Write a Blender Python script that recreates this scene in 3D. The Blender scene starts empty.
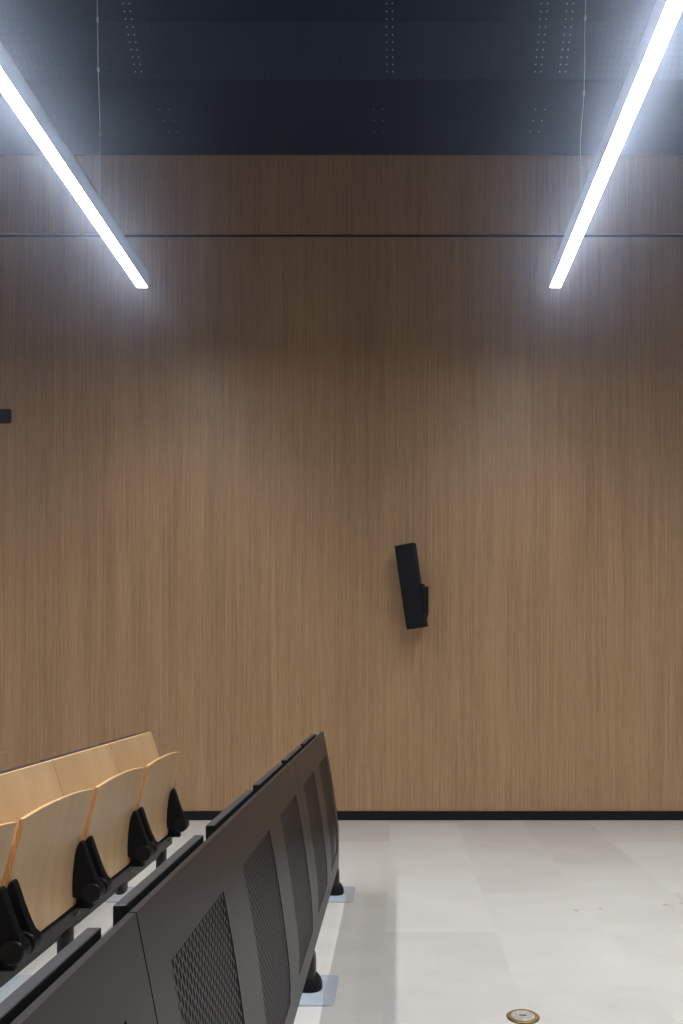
import bpy, bmesh, math, random
from mathutils import Vector, Matrix
random.seed(7)
SC = bpy.context.scene
COL = SC.collection

# ------------------------------------------------------------------ helpers
def link(o, parent=None):
    COL.objects.link(o)
    if parent is not None:
        o.parent = parent
    return o

def tag(o, label=None, cat=None, group=None, kind=None):
    if label: o['label'] = label
    if cat: o['category'] = cat
    if group: o['group'] = group
    if kind: o['kind'] = kind
    return o

def obj(name, bm, mats, parent=None, smooth=None, bevel=None, seg=2):
    me = bpy.data.meshes.new(name)
    bmesh.ops.recalc_face_normals(bm, faces=bm.faces[:])
    bm.to_mesh(me); bm.free()
    for m in (mats if isinstance(mats, (list, tuple)) else [mats]):
        me.materials.append(m)
    o = bpy.data.objects.new(name, me)
    link(o, parent)
    if bevel:
        b = o.modifiers.new('bevel', 'BEVEL'); b.width = bevel; b.segments = seg
        b.limit_method = 'ANGLE'; b.angle_limit = math.radians(35)
    if smooth:
        for p in me.polygons: p.use_smooth = True
        me.set_sharp_from_angle(angle=math.radians(smooth))
    return o

def empty(name, loc):
    e = bpy.data.objects.new(name, None); e.empty_display_size = .1
    link(e); e.location = loc
    return e

def box(bm, x0, x1, y0, y1, z0, z1, mi=0):
    vs = [bm.verts.new((x, y, z)) for x in (x0, x1) for y in (y0, y1) for z in (z0, z1)]
    for f in ((0,1,3,2),(4,6,7,5),(0,4,5,1),(2,3,7,6),(0,2,6,4),(1,5,7,3)):
        bm.faces.new([vs[i] for i in f]).material_index = mi

def cyl(bm, p0, p1, r0, r1=None, n=20, caps=True):
    r1 = r0 if r1 is None else r1
    p0, p1 = Vector(p0), Vector(p1); d = (p1-p0).normalized()
    a = d.orthogonal().normalized(); b = d.cross(a)
    rings = []
    for p, r in ((p0, r0), (p1, r1)):
        rings.append([bm.verts.new(p + a*r*math.cos(2*math.pi*i/n) + b*r*math.sin(2*math.pi*i/n)) for i in range(n)])
    for i in range(n):
        j = (i+1) % n
        bm.faces.new((rings[0][i], rings[0][j], rings[1][j], rings[1][i]))
    if caps:
        bm.faces.new(rings[0]); bm.faces.new(rings[1])

def lathe(bm, c, prof, n=40):            # prof: (r, z) bottom to top, around Z
    rings = []
    for r, z in prof:
        if r < 1e-6:
            rings.append([bm.verts.new((c[0], c[1], c[2]+z))])
        else:
            rings.append([bm.verts.new((c[0]+r*math.cos(2*math.pi*i/n), c[1]+r*math.sin(2*math.pi*i/n), c[2]+z)) for i in range(n)])
    for A, B in zip(rings, rings[1:]):
        for i in range(n):
            j = (i+1) % n
            a = [A[i % len(A)], A[j % len(A)], B[j % len(B)], B[i % len(B)]]
            u = []
            for v in a:
                if v not in u: u.append(v)
            if len(u) > 2: bm.faces.new(u)

def loft(bm, sections, n=28, p=3.2):      # sections: (cx, cy, z, hx, hy) super-ellipse rings
    rings = []
    for cx, cy, z, hx, hy in sections:
        ring = []
        for i in range(n):
            t = 2*math.pi*i/n; c, s = math.cos(t), math.sin(t)
            ring.append(bm.verts.new((cx + hx*math.copysign(abs(c)**(2/p), c), cy + hy*math.copysign(abs(s)**(2/p), s), z)))
        rings.append(ring)
    for A, B in zip(rings, rings[1:]):
        for i in range(n):
            j = (i+1) % n
            bm.faces.new((A[i], A[j], B[j], B[i]))
    bm.faces.new(rings[0]); bm.faces.new(rings[-1])

def prism_y(bm, outline, y0, y1):         # outline in XZ
    A = [bm.verts.new((x, y0, z)) for x, z in outline]
    B = [bm.verts.new((x, y1, z)) for x, z in outline]
    n = len(A)
    for i in range(n):
        j = (i+1) % n
        bm.faces.new((A[i], A[j], B[j], B[i]))
    bm.faces.new(A); bm.faces.new(B)

def interp(pts, z):                       # smooth x(z) through points sorted by z (Catmull-Rom)
    n = len(pts)
    for i in range(n-1):
        if pts[i][1] <= z <= pts[i+1][1] or i == n-2:
            x0, z0 = pts[i]; x1, z1 = pts[i+1]
            m0 = (x1-pts[i-1][0])/(z1-pts[i-1][1]) if i > 0 else (x1-x0)/(z1-z0)
            m1 = (pts[i+2][0]-x0)/(pts[i+2][1]-z0) if i < n-2 else (x1-x0)/(z1-z0)
            h = z1-z0; t = (z-z0)/h
            return ((2*t**3-3*t*t+1)*x0 + (t**3-2*t*t+t)*h*m0 + (-2*t**3+3*t*t)*x1 + (t**3-t*t)*h*m1)

# ------------------------------------------------------------------ materials
def srgb(r, g, b):
    f = lambda c: (c/255/12.92 if c/255 <= .04045 else ((c/255+.055)/1.055)**2.4)
    return (f(r), f(g), f(b), 1)

class NT:
    def __init__(self, m):
        self.t = m.node_tree; self.n = self.t.nodes; self.l = self.t.links
    def node(self, typ, **kw):
        nd = self.n.new(typ)
        for k, v in kw.items(): setattr(nd, k, v)
        return nd
    def link(self, a, b): self.l.new(a, b)
    def put(self, sock, v):
        if hasattr(v, 'is_linked') or isinstance(v, bpy.types.NodeSocket): self.l.new(v, sock)
        else: sock.default_value = v
    def math(self, op, a, b=None, c=None):
        nd = self.n.new('ShaderNodeMath'); nd.operation = op
        self.put(nd.inputs[0], a)
        if b is not None: self.put(nd.inputs[1], b)
        if c is not None: self.put(nd.inputs[2], c)
        return nd.outputs[0]
    def mix(self, f, a, b):
        nd = self.n.new('ShaderNodeMix'); nd.data_type = 'RGBA'
        self.put(nd.inputs[0], f); self.put(nd.inputs[6], a); self.put(nd.inputs[7], b)
        return nd.outputs[2]
    def ramp(self, f, stops):
        nd = self.n.new('ShaderNodeValToRGB'); e = nd.color_ramp.elements
        while len(e) < len(stops): e.new(.5)
        for el, (p, c) in zip(e, stops): el.position = p; el.color = c
        self.put(nd.inputs[0], f); return nd.outputs[0]
    def noise(self, vec, scale, detail=3, rough=.55):
        nd = self.n.new('ShaderNodeTexNoise'); self.put(nd.inputs['Vector'], vec)
        nd.inputs['Scale'].default_value = scale; nd.inputs['Detail'].default_value = detail
        nd.inputs['Roughness'].default_value = rough; return nd.outputs['Fac']
    def scale(self, vec, s):
        nd = self.n.new('ShaderNodeMapping'); self.put(nd.inputs['Vector'], vec)
        nd.inputs['Scale'].default_value = s; return nd.outputs[0]

def mat(name, color=(.5,.5,.5,1), rough=.5, metal=0, spec=.5):
    m = bpy.data.materials.new(name); m.use_nodes = True
    b = m.node_tree.nodes['Principled BSDF']
    b.inputs['Base Color'].default_value = color; b.inputs['Roughness'].default_value = rough
    b.inputs['Metallic'].default_value = metal; b.inputs['Specular IOR Level'].default_value = spec
    return m, NT(m), b

def fine(name, color, rough, metal=0, spec=.5, amp=.15, scale=60, bump=.02):
    m, t, b = mat(name, color, rough, metal, spec)
    tc = t.node('ShaderNodeTexCoord')
    f = t.noise(tc.outputs['Object'], scale, 4)
    dark = tuple(c*(1-amp) for c in color[:3]) + (1,); lite = tuple(min(1, c*(1+amp)) for c in color[:3]) + (1,)
    t.link(t.ramp(f, [(.3, dark), (.7, lite)]), b.inputs['Base Color'])
    if bump:
        bp = t.node('ShaderNodeBump'); bp.inputs['Strength'].default_value = bump; bp.inputs['Distance'].default_value = .002
        t.link(f, bp.inputs['Height']); t.link(bp.outputs[0], b.inputs['Normal'])
    return m

# vertical-grain oak wall veneer
WALL_A, WALL_B, WALL_C = srgb(150,118,86), srgb(174,139,103), srgb(190,156,119)
def wall_wood():
    m, t, b = mat('oak_veneer', rough=.42, spec=.5)
    g = t.node('ShaderNodeNewGeometry').outputs['Position']
    n1 = t.noise(t.scale(g, (130, 130, 1.3)), 1.0, 5, .75)
    n2 = t.noise(t.scale(g, (9, 9, .35)), 1.0, 3)
    n3 = t.noise(t.scale(g, (210, 210, 9)), 1.0, 2)
    sx = t.node('ShaderNodeSeparateXYZ'); t.link(g, sx.inputs[0])
    strip = t.math('FLOOR', t.math('DIVIDE', sx.outputs['X'], .118))
    wn = t.node('ShaderNodeTexWhiteNoise', noise_dimensions='1D'); t.put(wn.inputs['W'], strip)
    f = t.math('ADD', t.math('MULTIPLY', n1, .74), t.math('MULTIPLY', n2, .20))
    f = t.math('ADD', f, t.math('MULTIPLY', wn.outputs['Value'], .05))
    f = t.math('ADD', f, t.math('MULTIPLY', t.math('SUBTRACT', n3, .5), .30))
    col = t.ramp(f, [(.37, WALL_A), (.5, WALL_B), (.62, WALL_C)])
    t.link(col, b.inputs['Base Color'])
    bp = t.node('ShaderNodeBump'); bp.inputs['Strength'].default_value = .25; bp.inputs['Distance'].default_value = .0012
    t.link(n1, bp.inputs['Height']); t.link(bp.outputs[0], b.inputs['Normal'])
    return m

def seat_ply(name, ax):                   # birch plywood face veneer, soft grain
    m, t, b = mat(name, rough=.36, spec=.45)
    tc = t.node('ShaderNodeTexCoord').outputs['Object']
    n1 = t.noise(t.scale(tc, ax), 1.0, 4, .6)
    n2 = t.noise(t.scale(tc, tuple(a*.35 for a in ax)), 1.0, 2)
    f = t.math('ADD', t.math('MULTIPLY', n1, .5), t.math('MULTIPLY', n2, .5))
    t.link(t.ramp(f, [(.33, srgb(194,160,118)), (.5, srgb(207,173,131)), (.66, srgb(217,186,146))]), b.inputs['Base Color'])
    return m

def ply_edge(name, c0, c1):
    m, t, b = mat(name, rough=.4)
    tc = t.node('ShaderNodeTexCoord').outputs['Object']
    n = t.noise(t.scale(tc, (420, 3, 3)), 1.0, 1)
    t.link(t.ramp(n, [(.35, c0), (.65, c1)]), b.inputs['Base Color'])
    return m

def floor_mat():
    m, t, b = mat('porcelain_tile', rough=.38, spec=.4)
    g = t.node('ShaderNodeNewGeometry').outputs['Position']
    s = t.node('ShaderNodeSeparateXYZ'); t.link(g, s.inputs[0])
    W, L = .490, 1.176
    r = t.math('DIVIDE', t.math('SUBTRACT', s.outputs['X'], .440), W)
    row = t.math('FLOOR', r)
    odd = t.math('ABSOLUTE', t.math('MODULO', row, 2))
    y = t.math('DIVIDE', t.math('SUBTRACT', s.outputs['Y'], 2.953), L)
    y = t.math('ADD', y, t.math('MULTIPLY', odd, .5))
    cy = t.math('FLOOR', y)
    fx = t.math('ABSOLUTE', t.math('SUBTRACT', t.math('FRACT', r), .5)); fy = t.math('ABSOLUTE', t.math('SUBTRACT', t.math('FRACT', y), .5))
    joint = t.math('MAXIMUM', t.math('GREATER_THAN', fx, .5-.0017/W), t.math('GREATER_THAN', fy, .5-.0017/L))
    cmb = t.node('ShaderNodeCombineXYZ'); t.put(cmb.inputs[0], row); t.put(cmb.inputs[1], cy)
    wn = t.node('ShaderNodeTexWhiteNoise', noise_dimensions='3D'); t.link(cmb.outputs[0], wn.inputs['Vector'])
    off = t.node('ShaderNodeVectorMath', operation='MULTIPLY_ADD'); t.link(wn.outputs['Color'], off.inputs[0])
    off.inputs[1].default_value = (9, 9, 9); t.link(g, off.inputs[2])
    c1 = t.noise(t.scale(off.outputs[0], (1.3, 2.2, 1)), 1.6, 5, .6)
    c2 = t.noise(t.scale(off.outputs[0], (1, 3.5, 1)), 3.5, 4, .65)
    f = t.math('ADD', t.math('MULTIPLY', c1, .45), t.math('MULTIPLY', c2, .25))
    f = t.math('ADD', f, t.math('MULTIPLY', wn.outputs['Value'], .30))
    col = t.ramp(f, [(.28, srgb(174,172,170)), (.5, srgb(189,187,185)), (.72, srgb(199,198,197))])
    veins = t.noise(t.scale(off.outputs[0], (1, 2.5, 1)), 2.2, 6, .7)
    vm = t.ramp(veins, [(.60, (0,0,0,1)), (.72, (1,1,1,1))])
    col = t.mix(t.math('MULTIPLY', vm, .38), col, srgb(190,176,158))
    col = t.mix(t.math('MULTIPLY', joint, .35), col, srgb(196,192,186))
    for px, py, rr in ((.86,3.84,.014), (.985,3.87,.012), (1.32,3.93,.016), (1.41,3.96,.013), (1.345,3.91,.007)):   # small brown stains
        d = t.node('ShaderNodeVectorMath', operation='DISTANCE'); t.link(g, d.inputs[0]); d.inputs[1].default_value = (px, py, 0)
        dd = t.math('ADD', d.outputs['Value'], t.math('MULTIPLY', t.math('SUBTRACT', t.noise(g, 90, 2), .5), .025))
        col = t.mix(t.math('MULTIPLY', t.math('LESS_THAN', dd, rr), .6), col, srgb(150,118,78))
    t.link(col, b.inputs['Base Color'])
    t.put(b.inputs['Roughness'], t.math('ADD', .33, t.math('MULTIPLY', c2, .16)))
    return m

def ceiling_mat():
    # UV in metres: u = X, v = length along the folded profile from the wall. Perforated navy sheet, lamp glints on hole rims painted in as bright dot pairs.
    m, t, b = mat('perforated_ceiling', rough=.5, spec=.10)
    uv = t.node('ShaderNodeUVMap').outputs[0]
    s = t.node('ShaderNodeSeparateXYZ'); t.link(uv, s.inputs[0])
    u, v = s.outputs[0], s.outputs[1]
    def dots(gu, gv, r, u0=0, v0=0):
        a = t.math('MULTIPLY', t.math('SUBTRACT', t.math('FRACT', t.math('DIVIDE', t.math('SUBTRACT', u, u0), gu)), .5), gu)
        c = t.math('MULTIPLY', t.math('SUBTRACT', t.math('FRACT', t.math('DIVIDE', t.math('SUBTRACT', v, v0), gv)), .5), gv)
        return t.math('LESS_THAN', t.math('SQRT', t.math('ADD', t.math('MULTIPLY', a, a), t.math('MULTIPLY', c, c))), r)
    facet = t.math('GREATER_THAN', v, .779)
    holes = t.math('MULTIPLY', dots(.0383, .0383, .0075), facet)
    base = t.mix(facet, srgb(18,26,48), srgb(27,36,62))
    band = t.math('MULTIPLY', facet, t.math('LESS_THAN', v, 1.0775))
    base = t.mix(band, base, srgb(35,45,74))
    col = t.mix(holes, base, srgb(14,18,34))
    def band_u(c, w): return t.math('LESS_THAN', t.math('ABSOLUTE', t.math('SUBTRACT', u, c)), w)
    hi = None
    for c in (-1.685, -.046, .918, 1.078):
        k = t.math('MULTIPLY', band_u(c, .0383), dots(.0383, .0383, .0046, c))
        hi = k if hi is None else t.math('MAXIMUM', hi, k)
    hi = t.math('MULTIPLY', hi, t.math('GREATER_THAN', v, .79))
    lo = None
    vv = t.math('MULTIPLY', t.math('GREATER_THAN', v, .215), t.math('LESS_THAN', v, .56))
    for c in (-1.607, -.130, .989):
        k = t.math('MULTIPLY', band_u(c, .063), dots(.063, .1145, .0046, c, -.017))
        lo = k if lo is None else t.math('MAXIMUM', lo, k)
    glint = t.math('MAXIMUM', hi, t.math('MULTIPLY', lo, vv))
    col = t.mix(glint, col, srgb(215,220,230))
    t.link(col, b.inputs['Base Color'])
    return m

def grille_mat():
    m, t, b = mat('perforated_steel', srgb(36,34,37), .4, .0, .45)
    uv = t.node('ShaderNodeUVMap').outputs[0]
    s = t.node('ShaderNodeSeparateXYZ'); t.link(uv, s.inputs[0])
    cw, ph = .0125, .0270
    r = t.math('DIVIDE', s.outputs[0], cw); ci = t.math('FLOOR', r)
    odd = t.math('ABSOLUTE', t.math('MODULO', ci, 2))
    v = t.math('ADD', t.math('DIVIDE', s.outputs[1], ph), t.math('MULTIPLY', odd, .5))
    a = t.math('ABSOLUTE', t.math('MULTIPLY', t.math('SUBTRACT', t.math('FRACT', r), .5), cw))
    c = t.math('ABSOLUTE', t.math('MULTIPLY', t.math('SUBTRACT', t.math('FRACT', v), .5), ph))
    # elongated hexagonal slot
    d = t.math('ADD', t.math('DIVIDE', a, .0048), t.math('POWER', t.math('DIVIDE', c, .0120), 2.5))
    hole = t.math('LESS_THAN', d, 1.0)
    tr = t.node('ShaderNodeBsdfTransparent'); mx = t.node('ShaderNodeMixShader')
    out = [n for n in t.n if n.type == 'OUTPUT_MATERIAL'][0]
    t.link(hole, mx.inputs[0]); t.link(b.outputs[0], mx.inputs[1]); t.link(tr.outputs[0], mx.inputs[2])
    t.link(mx.outputs[0], out.inputs[0])
    return m

def emit(name, color, strength):
    m = bpy.data.materials.new(name); m.use_nodes = True; t = NT(m)
    t.n.remove(t.n['Principled BSDF'])
    e = t.node('ShaderNodeEmission'); e.inputs[0].default_value = color; e.inputs[1].default_value = strength
    t.link(e.outputs[0], t.n['Material Output'].inputs[0])
    return m

M = dict(
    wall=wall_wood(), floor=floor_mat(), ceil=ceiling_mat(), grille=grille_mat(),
    seat=seat_ply('seat_plywood', (14, 14, 2.2)), back=seat_ply('backrest_plywood', (10, 10, 2.0)), edge=ply_edge('plywood_edge', srgb(176,112,62), srgb(222,166,108)), rim=ply_edge('lit_rim', srgb(206,166,118), srgb(226,190,142)),  # rim: light on the upturned ply edge put into a paler colour
    panel=fine('graphite_steel', srgb(32,30,33), .38, 0, .45, .05, 300, .01),
    tablet=fine('charcoal_laminate', srgb(52,51,55), .45, 0, .5, .08, 200, .01),
    black=fine('black_plastic', srgb(12,12,14), .5, 0, .2, .2, 200, .01),
    blacksteel=fine('black_steel', srgb(20,20,22), .4, 0, .5, .1, 100, .01),
    pocket=fine('black_liner', srgb(14,14,15), .7, 0, .2, .1, 60, 0),
    plate=fine('galvanised_steel', srgb(180,190,205), .25, .2, .6, .05, 30, .01),
    bolt=fine('bolt_steel', srgb(120,122,128), .35, .8, .5, .1, 100, 0),
    plaster=fine('pale_plaster', srgb(200,198,194), .8, 0, .2, .03, 8, .05),
    groove=fine('groove_black', srgb(13,15,24), .5, 0, .2, .1, 30, 0),
    skirt=fine('dark_skirting', srgb(17,17,20), .5, 0, .25, .1, 40, .01),
    alu=fine('lamp_aluminium', srgb(120,124,134), .4, .2, .5, .03, 60, 0),
    diff=emit('lamp_diffuser', (.92, .96, 1.0, 1), 28.0),
    wire=fine('grey_wire', srgb(190,192,196), .5, 0, .5, .05, 100, 0),
    brass=fine('worn_brass', srgb(150,124,76), .4, .6, .5, .35, 60, .05),
    lid=fine('worn_steel', srgb(178,178,174), .4, .4, .5, .15, 90, .05),
    cap=fine('satin_black_cap', srgb(16,16,19), .4, 0, .35, .1, 200, 0),
    speaker=fine('speaker_black', srgb(14,13,17), .6, 0, .2, .15, 300, .05),
)

# ------------------------------------------------------------------ setting
WY = 6.02                                   # far wood wall
XL, XR, YB = -7.0, 5.0, -6.0
CZ = 5.003
bm = bmesh.new()
box(bm, XL, XR, WY, WY+.06, 0, 4.386); box(bm, XL, XR, WY, WY+.06, 4.416, 6.1)
box(bm, XL, XR, WY+.022, WY+.06, 4.386, 4.416, 1)
tag(obj('wall_back', bm, [M['wall'], M['groove']]), 'oak veneer wall with one dark horizontal joint', kind='structure')
bm = bmesh.new(); box(bm, XL, XR, WY-.014, WY, 0, .068)
tag(obj('baseboard_back', bm, M['skirt'], bevel=.002), 'low black skirting along the oak wall', kind='structure')
bm = bmesh.new(); box(bm, XL, XR, YB, WY+.06, -.1, 0)
tag(obj('floor', bm, M['floor']), 'pale grey porcelain tile floor', kind='structure')
for nm, b_ in (('wall_left', (XL-.06, XL, YB, WY+.06, 0, 6.1)), ('wall_right', (XR, XR+.06, YB, WY+.06, 0, 6.1)), ('wall_rear', (XL, XR, YB-.06, YB, 0, 6.1))):
    bm = bmesh.new(); box(bm, *b_)
    tag(obj(nm, bm, M['plaster']), kind='structure')
# folded ceiling
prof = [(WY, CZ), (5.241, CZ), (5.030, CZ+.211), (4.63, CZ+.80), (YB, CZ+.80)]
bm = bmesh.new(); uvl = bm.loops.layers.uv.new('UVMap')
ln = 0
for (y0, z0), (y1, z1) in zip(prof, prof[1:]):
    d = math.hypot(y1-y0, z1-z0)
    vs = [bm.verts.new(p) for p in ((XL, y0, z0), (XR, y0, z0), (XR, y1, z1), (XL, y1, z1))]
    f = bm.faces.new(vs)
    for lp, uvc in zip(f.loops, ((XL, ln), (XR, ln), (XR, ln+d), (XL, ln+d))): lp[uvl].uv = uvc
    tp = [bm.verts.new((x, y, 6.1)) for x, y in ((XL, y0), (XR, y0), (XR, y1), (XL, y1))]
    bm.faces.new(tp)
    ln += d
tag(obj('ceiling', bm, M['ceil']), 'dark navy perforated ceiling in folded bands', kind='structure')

# ------------------------------------------------------------------ pendant lamps
LZ, LH, LW, LY0, LY1 = 3.60, .100, .072, -1.45, 5.155
def cable_bm(pts, r):
    bm = bmesh.new()
    for a, b in zip(pts, pts[1:]): cyl(bm, a, b, r, n=8)
    return bm
POWER, SPREAD = 75, 120
def lamp(x, label, wob, clips):
    t = empty('pendant_lamp', (x, (LY0+LY1)/2, LZ))
    tag(t, label, 'lamp', 'linear pendant lamps')
    yc = (LY0+LY1)/2; L2 = (LY1-LY0)/2; w = LW/2
    bm = bmesh.new()                                     # open-bottomed extruded channel with recessed edge
    prism_y(bm, [(-w, 0), (-w+.002, 0), (-w+.002, .006), (w-.002, .006), (w-.002, 0), (w, 0), (w, LH), (-w, LH)], -L2+.004, L2-.004)
    obj('housing', bm, M['alu'], t)
    for s in (-1, 1):
        bm = bmesh.new(); box(bm, -w, w, min(s*(L2-.004), s*L2), max(s*(L2-.004), s*L2), 0, LH)
        obj('end_cap', bm, M['alu'], t)
    bm = bmesh.new(); box(bm, -w+.0025, w-.0025, -L2+.006, L2-.006, .001, .0055)
    obj('diffuser', bm, M['diff'], t)
    la = bpy.data.lights.new('lamp_light', 'AREA'); la.shape = 'RECTANGLE'; la.size = w*1.86; la.size_y = 2*L2-.02
    la.energy = POWER; la.spread = math.radians(SPREAD); la.color = (.95, .975, 1.0)
    lo = bpy.data.objects.new('lamp_light', la); link(lo, t); lo.location = (0, 0, .0006)
    for y in (4.37, -.70):
        top = CZ+.80-LZ
        zs = [LH+.01] + [.10+.07*i for i in range(1, int((top-.1)/.07))] + [top]
        f = lambda z: interp(wob, min(z, 1.3)) if y > 0 and z < 1.3 else (wob[-1][0] if y > 0 else 0)
        pts = [Vector((f(z), y-yc, z)) for z in zs]
        c = obj('suspension_cable', cable_bm(pts, .0027), M['wire'], t, smooth=60)
        bm = bmesh.new(); cyl(bm, (f(LH), y-yc, LH), (f(LH), y-yc, LH+.03), .009, .006)
        obj('cable_grip', bm, M['alu'], c)
        bm = bmesh.new(); cyl(bm, (pts[-1].x, y-yc, top-.03), (pts[-1].x, y-yc, top), .03)
        obj('ceiling_rose', bm, M['alu'], c)
        for z in clips:
            bm = bmesh.new(); p = Vector((f(z), y-yc, z)); cyl(bm, p-Vector((0,0,.010)), p+Vector((0,0,.010)), .0065, n=12)
            obj('cable_clip', bm, M['wire'], c)
    return t
lamp(-1.638, 'white glowing linear pendant lamp hanging left of the wall speaker, over the folding seats', [(.008,.0), (.010,.17), (.016,.48), (.006,.826), (.002,1.10), (.0,1.30)], (.48, .826, 1.10))
lamp(1.0186, 'white glowing linear pendant lamp hanging right of the wall speaker, over the bare floor', [(-.009,.0), (-.011,.17), (-.016,.44), (.003,.70), (.008,1.04), (.014,1.30)], (.285, .70, 1.11))
lamp(-4.295, 'linear pendant lamp farthest left, beyond the picture edge', [(0,0), (0,.6), (0,1.3)], (.4, .8, 1.1))
lamp(3.675, 'linear pendant lamp farthest right, beyond the picture edge', [(0,0), (0,.6), (0,1.3)], (.4, .8, 1.1))

# ------------------------------------------------------------------ lecture seating
P = .594; YE = 4.135; N = 6
seam = [YE - P*k for k in range(N+1)]
PROF = [(-.3015,.142), (-.300,.307), (-.3126,.434), (-.341,.629), (-.380,.833)]
PX = lambda z: interp(PROF, z)
WZ0, WZ1 = .235, .724

def panel_bm(y0, y1, wins, zb):
    zs = sorted(set([zb + (WZ0-zb)*i/3 for i in range(4)] + [WZ0+(WZ1-WZ0)*i/10 for i in range(11)] + [WZ1+(.833-WZ1)*i/3 for i in range(4)]))
    ys = sorted([y0, y1] + [v for w in wins for v in w])
    bm = bmesh.new(); th = .011
    def layer(off): return [[bm.verts.new((PX(z)-off, y, z)) for y in ys] for z in zs]
    A, B = layer(0), layer(th)
    solid = {}
    for i in range(len(zs)-1):
        for j in range(len(ys)-1):
            zc, yc = (zs[i]+zs[i+1])/2, (ys[j]+ys[j+1])/2
            solid[i, j] = not (WZ0 < zc < WZ1 and any(w[0] < yc < w[1] for w in wins))
    for (i, j), s in solid.items():
        if not s: continue
        bm.faces.new((A[i][j], A[i][j+1], A[i+1][j+1], A[i+1][j]))
        bm.faces.new((B[i][j], B[i+1][j], B[i+1][j+1], B[i][j+1]))
        for di, dj, a, b in ((-1,0,(i,j),(i,j+1)), (1,0,(i+1,j),(i+1,j+1)), (0,-1,(i,j),(i+1,j)), (0,1,(i,j+1),(i+1,j+1))):
            if not solid.get((i+di, j+dj), False):
                bm.faces.new((A[a[0]][a[1]], A[b[0]][b[1]], B[b[0]][b[1]], B[a[0]][a[1]]))
    return bm

def grille_bm(y0, y1):
    bm = bmesh.new(); uvl = bm.loops.layers.uv.new('UVMap')
    zs = [WZ0+(WZ1-WZ0)*i/10 for i in range(11)]
    for a, b in zip(zs, zs[1:]):
        vs = [bm.verts.new((PX(z)-.002, y, z)) for z, y in ((a,y0),(a,y1),(b,y1),(b,y0))]
        f = bm.faces.new(vs)
        for lp, c in zip(f.loops, ((y0,a),(y1,a),(y1,b),(y0,b))): lp[uvl].uv = c
    return bm

def add_desk(t, dx, zb=.142, front=True):
    """front panel with perforated windows, liner and stored writing tablets, shifted dx in X"""
    T = Matrix.Translation((dx, 0, 0))
    def put(name, bm, m, parent=t, **kw):
        bmesh.ops.transform(bm, matrix=T, verts=bm.verts[:])
        return obj(name, bm, m, parent, **kw)
    for ka, kb in ((0, 2), (2, 5), (5, 6)):
        y1, y0 = seam[ka]-.002, seam[kb]+.002
        wins = [(seam[k+1]+.10, seam[k+1]+.488) for k in range(ka, kb)]
        p = put('front_panel', panel_bm(y0, y1, wins, zb), M['panel'], smooth=40)
        for w in wins:
            put('perforated_grille', grille_bm(*w), M['grille'], p, smooth=60)
        bm = bmesh.new()
        prism_y(bm, [(PX(z)-.021, z) for z in (.20,.3,.4,.5,.6,.7,.80)] + [(PX(z)-.024, z) for z in (.80,.7,.6,.5,.4,.3,.20)], y0, y1)
        put('black_liner', bm, M['pocket'], p)
    for k in range(N):
        bm = bmesh.new(); box(bm, -.435, -.414, seam[k+1]+.057, seam[k]-.042, .56, .826)
        for f in bm.faces:                                 # black sides under the charcoal top edge
            if abs(f.calc_center_median().z - .826) > 1e-4: f.material_index = 1
        tb = put('writing_tablet', bm, [M['tablet'], M['pocket']], bevel=.003, seg=2)
        for yy in (seam[k+1]+.10, seam[k]-.10):
            bm = bmesh.new(); box(bm, -.415, -.402, yy-.02, yy+.02, .74, .808)
            put('tablet_hinge', bm, M['blacksteel'], tb)
    bm = bmesh.new(); box(bm, -.435, -.375, seam[N]+.01, seam[0]-.01, .50, .545)
    put('tablet_rail', bm, M['blacksteel'], bevel=.004)
    for k in (0, 2, 4, 6):
        y = seam[k]-.025 if k < 6 else seam[k]+.06
        bm = bmesh.new()
        if front: loft(bm, [(-.317,y,.006,.021,.040), (-.317,y,.100,.021,.040), (-.320,y,.126,.022,.040), (-.362,y,.185,.024,.040), (-.372,y,.35,.024,.040), (-.395,y,.50,.024,.040), (-.40,y,.54,.024,.04)])
        else: loft(bm, [(-.306,y,.006,.022,.040), (-.306,y,.300,.022,.040), (-.340,y,.345,.022,.040), (-.395,y,.50,.024,.040), (-.40,y,.54,.024,.04)])
        lg = put('leg', bm, M['blacksteel'], smooth=40)
        bm = bmesh.new()
        loft(bm, [(-.321,y,.006,.048,.050), (-.321,y,.022,.048,.050), (-.320,y,.036,.042,.048), (-.318,y,.050,.030,.045), (-.318,y,.055,.023,.042)], p=2.6)
        put('foot_boot', bm, M['black'], lg, smooth=40)
        bm = bmesh.new(); w = .132; yp = y-.016
        # rounded plate
        pts = []; x0, x1, r = -.545, -.2185, .02
        for cx, cy, a0 in ((x1-r, yp+w-r, 0), (x0+r, yp+w-r, 90), (x0+r, yp-w+r, 180), (x1-r, yp-w+r, 270)):
            for i in range(5):
                a = math.radians(a0+i*22.5); pts.append((cx+r*math.cos(a), cy+r*math.sin(a)))
        A = [bm.verts.new((px, py, 0.0)) for px, py in pts]; B = [bm.verts.new((px, py, .006)) for px, py in pts]
        bm.faces.new(A); bm.faces.new(B)
        for i in range(len(A)): bm.faces.new((A[i], A[(i+1)%len(A)], B[(i+1)%len(A)], B[i]))
        put('base_plate', bm, M['plate'], lg)

# --- front desk
fd = empty('lecture_desk', (0, 0, 0))
tag(fd, 'long dark grey lecture desk front with perforated windows, right of the folding seats', 'desk')
add_desk(fd, 0)

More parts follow.
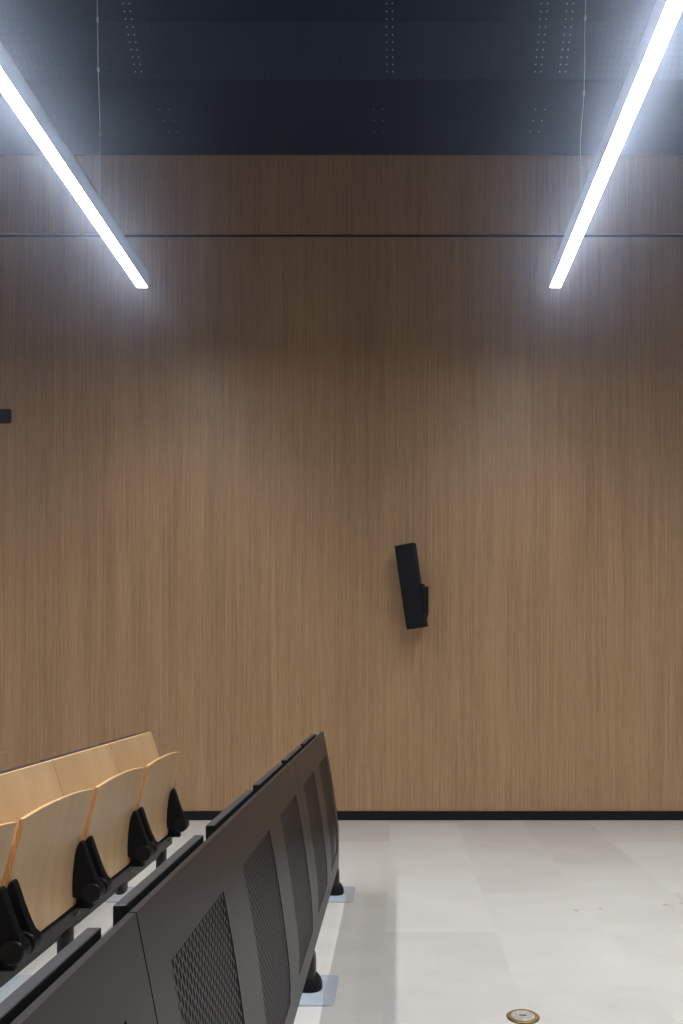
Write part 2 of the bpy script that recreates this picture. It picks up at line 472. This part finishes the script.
# --- bench: folding plywood seats on a beam, backrests, and the next row's desk behind
SP = [(-1.174,.311), (-1.177,.39), (-1.1665,.50), (-1.141,.60), (-1.118,.69), (-1.109,.729)]
BP = [(-1.203,.45), (-1.204,.52), (-1.209,.61), (-1.228,.70), (-1.269,.833)]
def sheet_bm(prof, z0, z1, w, th, bow, dish, nz=18, ny=14):
    """curved ply sheet: face material 0, edges 1. Local y in 0..w"""
    bm = bmesh.new()
    F, B = [], []
    for i in range(nz+1):
        rf, rb = [], []
        t = i/nz
        for j in range(ny+1):
            s = j/ny; q = 1-(2*s-1)**2
            q = 1-abs(2*s-1)**2.2
            ze = z1 + bow*q
            z = z0 + (ze-z0)*t
            x = interp(prof, z0 + (z1-z0)*t) + dish*q
            ins = 0
            rf.append(bm.verts.new((x, s*w, z))); rb.append(bm.verts.new((x-th, s*w, z+th*.0)))
        F.append(rf); B.append(rb)
    for i in range(nz):
        for j in range(ny):
            bm.faces.new((F[i][j], F[i][j+1], F[i+1][j+1], F[i+1][j]))
            bm.faces.new((B[i][j], B[i+1][j], B[i+1][j+1], B[i][j+1]))
    for i in range(nz):
        for j in (0, ny): bm.faces.new((F[i][j], F[i+1][j], B[i+1][j], B[i][j])).material_index = 1
    for j in range(ny):
        for i in (0, nz): bm.faces.new((F[i][j], F[i][j+1], B[i][j+1], B[i][j])).material_index = 2
    return bm

PV = (-1.105, .361)
def arm_outline():
    o = [(-1.182,.345), (-1.186,.385), (-1.184,.425), (-1.176,.475), (-1.163,.515), (-1.154,.537), (-1.147,.546), (-1.140,.543), (-1.134,.530), (-1.117,.478), (-1.097,.424), (-1.080,.390)]
    for i in range(11):
        a = math.radians(25 - i*14); o.append((PV[0]+.036*math.cos(a), PV[1]+.036*math.sin(a)))
    o.append((-1.158,.336))
    return o
def add_seat(t, k):
    y0 = seam[k+1]+.028; w = P-.044
    s = obj('seat', sheet_bm(SP, .311, .729, w, .015, .017, .006), [M['seat'], M['edge'], M['rim']], None, smooth=50, bevel=.002)
    s.location = (0, y0, 0); s.parent = t
    for side in (0, 1):
        a, b = (-.006, .024) if side == 0 else (w-.036, w-.006)
        bm = bmesh.new(); prism_y(bm, arm_outline(), a, b)
        ar = obj('hinge_arm', bm, M['black'], s, bevel=.007, seg=3, smooth=35)
        for y_a, y_b, rr in ((a-.012, a+.010, .036), (b-.010, b+.012, .036)):
            bm = bmesh.new(); cyl(bm, (PV[0], y_a, PV[1]), (PV[0], y_b, PV[1]), rr, n=40)
            obj('pivot_cap', bm, M['cap'], s, bevel=.006, seg=3, smooth=35)
    return s

def make_bench(label):
    t = empty('folding_bench', (0, 0, 0))
    tag(t, label, 'bench', 'rows of folding plywood seats')
    for k in range(N):
        b = obj('backrest', sheet_bm(BP, .45, .833, P-.003, .012, 0, 0), [M['back'], M['edge'], M['rim']], None, smooth=50, bevel=.0015)
        b.location = (0, seam[k+1]+.0015, 0); b.parent = t
        add_seat(t, k)
    bm = bmesh.new(); box(bm, -1.200, -1.163, seam[N]+.005, seam[0]+.01, .250, .304)
    obj('beam', bm, M['blacksteel'], t, bevel=.005)
    for k in range(N+1):
        bm = bmesh.new(); box(bm, -1.195, -1.118, seam[k]-.015, seam[k]+.015, .288, .365)
        br = obj('hinge_bracket', bm, M['black'], t, bevel=.008)
        for yy in (-.034, -.052):
            bm = bmesh.new(); cyl(bm, (-1.164, seam[k]+yy, .282), (-1.157, seam[k]+yy, .282), .006, n=8)
            obj('bolt', bm, M['bolt'], br)
    for k in range(1, N, 2):
        bm = bmesh.new()
        loft(bm, [(-1.211,seam[k]-.025,.180,.017,.035), (-1.211,seam[k]-.025,.190,.021,.040), (-1.211,seam[k]-.025,.30,.021,.040)])
        obj('beam_bracket', bm, M['blacksteel'], t, smooth=40)
    add_desk(t, -.905, .205, False)
    return t
b1 = make_bench('row of folded plywood seats with black hinge arms, directly behind the dark grey desk front')

def copy_tree(o, parent=None):
    c = o.copy(); COL.objects.link(c)
    if parent is not None: c.parent = parent
    for ch in list(o.children): copy_tree(ch, c)
    return c
b2 = copy_tree(b1); b2.location.x = -.900
b2['label'] = 'second row of folded plywood seats, only one seat tip showing at the left picture edge'

# ------------------------------------------------------------------ wall speaker
sp = empty('column_speaker', (.102, WY-.13, 1.745))
tag(sp, 'black column loudspeaker tilted on a bracket on the oak wall', 'speaker')
ang = math.radians(8.4)
def tilt(bm):
    # pan the column about its own axis, then lean its top to the left; origin at the column centre
    bmesh.ops.transform(bm, matrix=Matrix.Rotation(-ang, 4, 'Y') @ Matrix.Rotation(math.radians(-16), 4, 'Z'), verts=bm.verts[:])
    return bm
H2 = .300
out = [(.074,-.046), (.074,.046)]
for i in range(13):
    a = math.radians(90+i*15); out.append((-.030+.046*math.cos(a), .046*math.sin(a)))
def slab(z0, z1, k):
    bm = bmesh.new()
    A = [bm.verts.new((x*k, y*k, z0)) for x, y in out]; B = [bm.verts.new((x*k, y*k, z1)) for x, y in out]
    bm.faces.new(A); bm.faces.new(B)
    for i in range(len(A)): bm.faces.new((A[i], A[(i+1)%len(A)], B[(i+1)%len(A)], B[i]))
    return bm
obj('cabinet', tilt(slab(-H2, H2, 1)), M['speaker'], sp, bevel=.003, smooth=35)
for s_ in (-1, 1):
    obj('end_cap', tilt(slab(min(s_*H2, s_*(H2+.010)), max(s_*H2, s_*(H2+.010)), 1.03)), M['black'], sp, bevel=.003)
bm = bmesh.new()                                          # curved grille wrapped round the column's front
A = []; B = []
for i in range(19):
    a = math.radians(80+i*200/18); A.append((-.030+.0485*math.cos(a), .0485*math.sin(a)))
va = [bm.verts.new((x, y, -H2+.012)) for x, y in A]; vb = [bm.verts.new((x, y, H2-.012)) for x, y in A]
wa = [bm.verts.new((-.030+(x+.030)*.955, y*.955, -H2+.012)) for x, y in A]; wb = [bm.verts.new((-.030+(x+.030)*.955, y*.955, H2-.012)) for x, y in A]
for i in range(18):
    bm.faces.new((va[i], va[i+1], vb[i+1], vb[i])); bm.faces.new((wa[i], wb[i], wb[i+1], wa[i+1]))
    bm.faces.new((va[i], wa[i], wa[i+1], va[i+1])); bm.faces.new((vb[i], vb[i+1], wb[i+1], wb[i]))
bm.faces.new((va[0], vb[0], wb[0], wa[0])); bm.faces.new((va[-1], wa[-1], wb[-1], vb[-1]))
obj('grille', tilt(bm), M['speaker'], sp, smooth=40)
bm = bmesh.new(); box(bm, .070, .098, -.030, .030, -.21, .005)
obj('bracket_arm', tilt(bm), M['black'], sp, bevel=.006)
bm = bmesh.new(); box(bm, .090, .130, -.025, .125, -.180, -.010)
obj('wall_bracket', bm, M['black'], sp, bevel=.006)
bm = bmesh.new(); box(bm, .070, .136, .118, .130, -.203, .012)
obj('wall_plate', bm, M['black'], sp, bevel=.003)
pts = [Vector(p) for p in ((.118,.03,-.178), (.122,.05,-.205), (.120,.08,-.225), (.117,.115,-.222), (.116,.1295,-.205))]
obj('cable', cable_bm(pts, .005), M['black'], sp, smooth=60)

# ------------------------------------------------------------------ small dark wall unit at the left
wp = empty('wall_control_panel', (-3.017, WY, 3.035))
tag(wp, 'small black rectangular panel mounted on the oak wall', 'control panel')
bm = bmesh.new(); box(bm, -.115, .115, -.022, 0, -.051, .051)
obj('casing', bm, M['black'], wp, bevel=.004)
bm = bmesh.new(); box(bm, -.100, .100, -.0245, -.021, -.036, .036)
obj('front_cover', bm, M['groove'], wp, bevel=.001)

# ------------------------------------------------------------------ floor outlet
fo = empty('floor_outlet', (.424, 2.693, 0))
tag(fo, 'round brass rimmed outlet lid set in the tile floor', 'outlet')
bm = bmesh.new(); lathe(bm, (0,0,0), [(0,.0), (.0515,.0), (.0525,.002), (.050,.0055), (.043,.006), (.041,.003), (0,.003)])
obj('rim', bm, M['brass'], fo, smooth=40)
bm = bmesh.new(); lathe(bm, (0,0,0), [(0,.003), (.040,.003), (.040,.0052), (.030,.0058), (.029,.0046), (.027,.0046), (.026,.006), (0,.0062)])
ld = obj('lid', bm, M['lid'], fo, smooth=30)
bm = bmesh.new(); box(bm, -.012, .012, -.003, .003, .0060, .0068)
obj('lift_slot', bm, M['groove'], ld)
bm = bmesh.new(); lathe(bm, (0,0,0), [(.0525,.0), (.0555,.0), (.0555,.0012), (.0525,.0012)])
obj('dark_seal', bm, M['black'], fo)

# ------------------------------------------------------------------ bloom haze, camera, view
w = bpy.data.worlds.new('bloom_haze'); SC.world = w; w.use_nodes = True
nt = w.node_tree
nt.nodes['Background'].inputs[0].default_value = (0, 0, 0, 1); nt.nodes['Background'].inputs[1].default_value = 0
vs = nt.nodes.new('ShaderNodeVolumeScatter')
vs.inputs['Color'].default_value = (.66, .77, 1, 1); vs.inputs['Density'].default_value = .030; vs.inputs['Anisotropy'].default_value = .935  # thin haze added so the lamps get a halo like lens bloom
nt.links.new(vs.outputs[0], nt.nodes['World Output'].inputs['Volume'])

cam = bpy.data.cameras.new('camera'); co = bpy.data.objects.new('camera', cam); link(co)
co.location = (0, 0, 1.2); co.rotation_euler = (math.pi/2, 0, 0)
cam.sensor_width = 36; cam.lens = 800/1024*36; cam.shift_x = -55.5/1024; cam.shift_y = 148.5/1024
cam.clip_start = .05
SC.camera = co
SC.view_settings.view_transform = 'Standard'; SC.view_settings.look = 'None'
SC.view_settings.gamma = 1; SC.view_settings.use_curve_mapping = False
SC.view_settings.exposure = 0
SC.cycles.max_bounces = 8; SC.cycles.volume_bounces = 0
SC.cycles.use_denoising = True
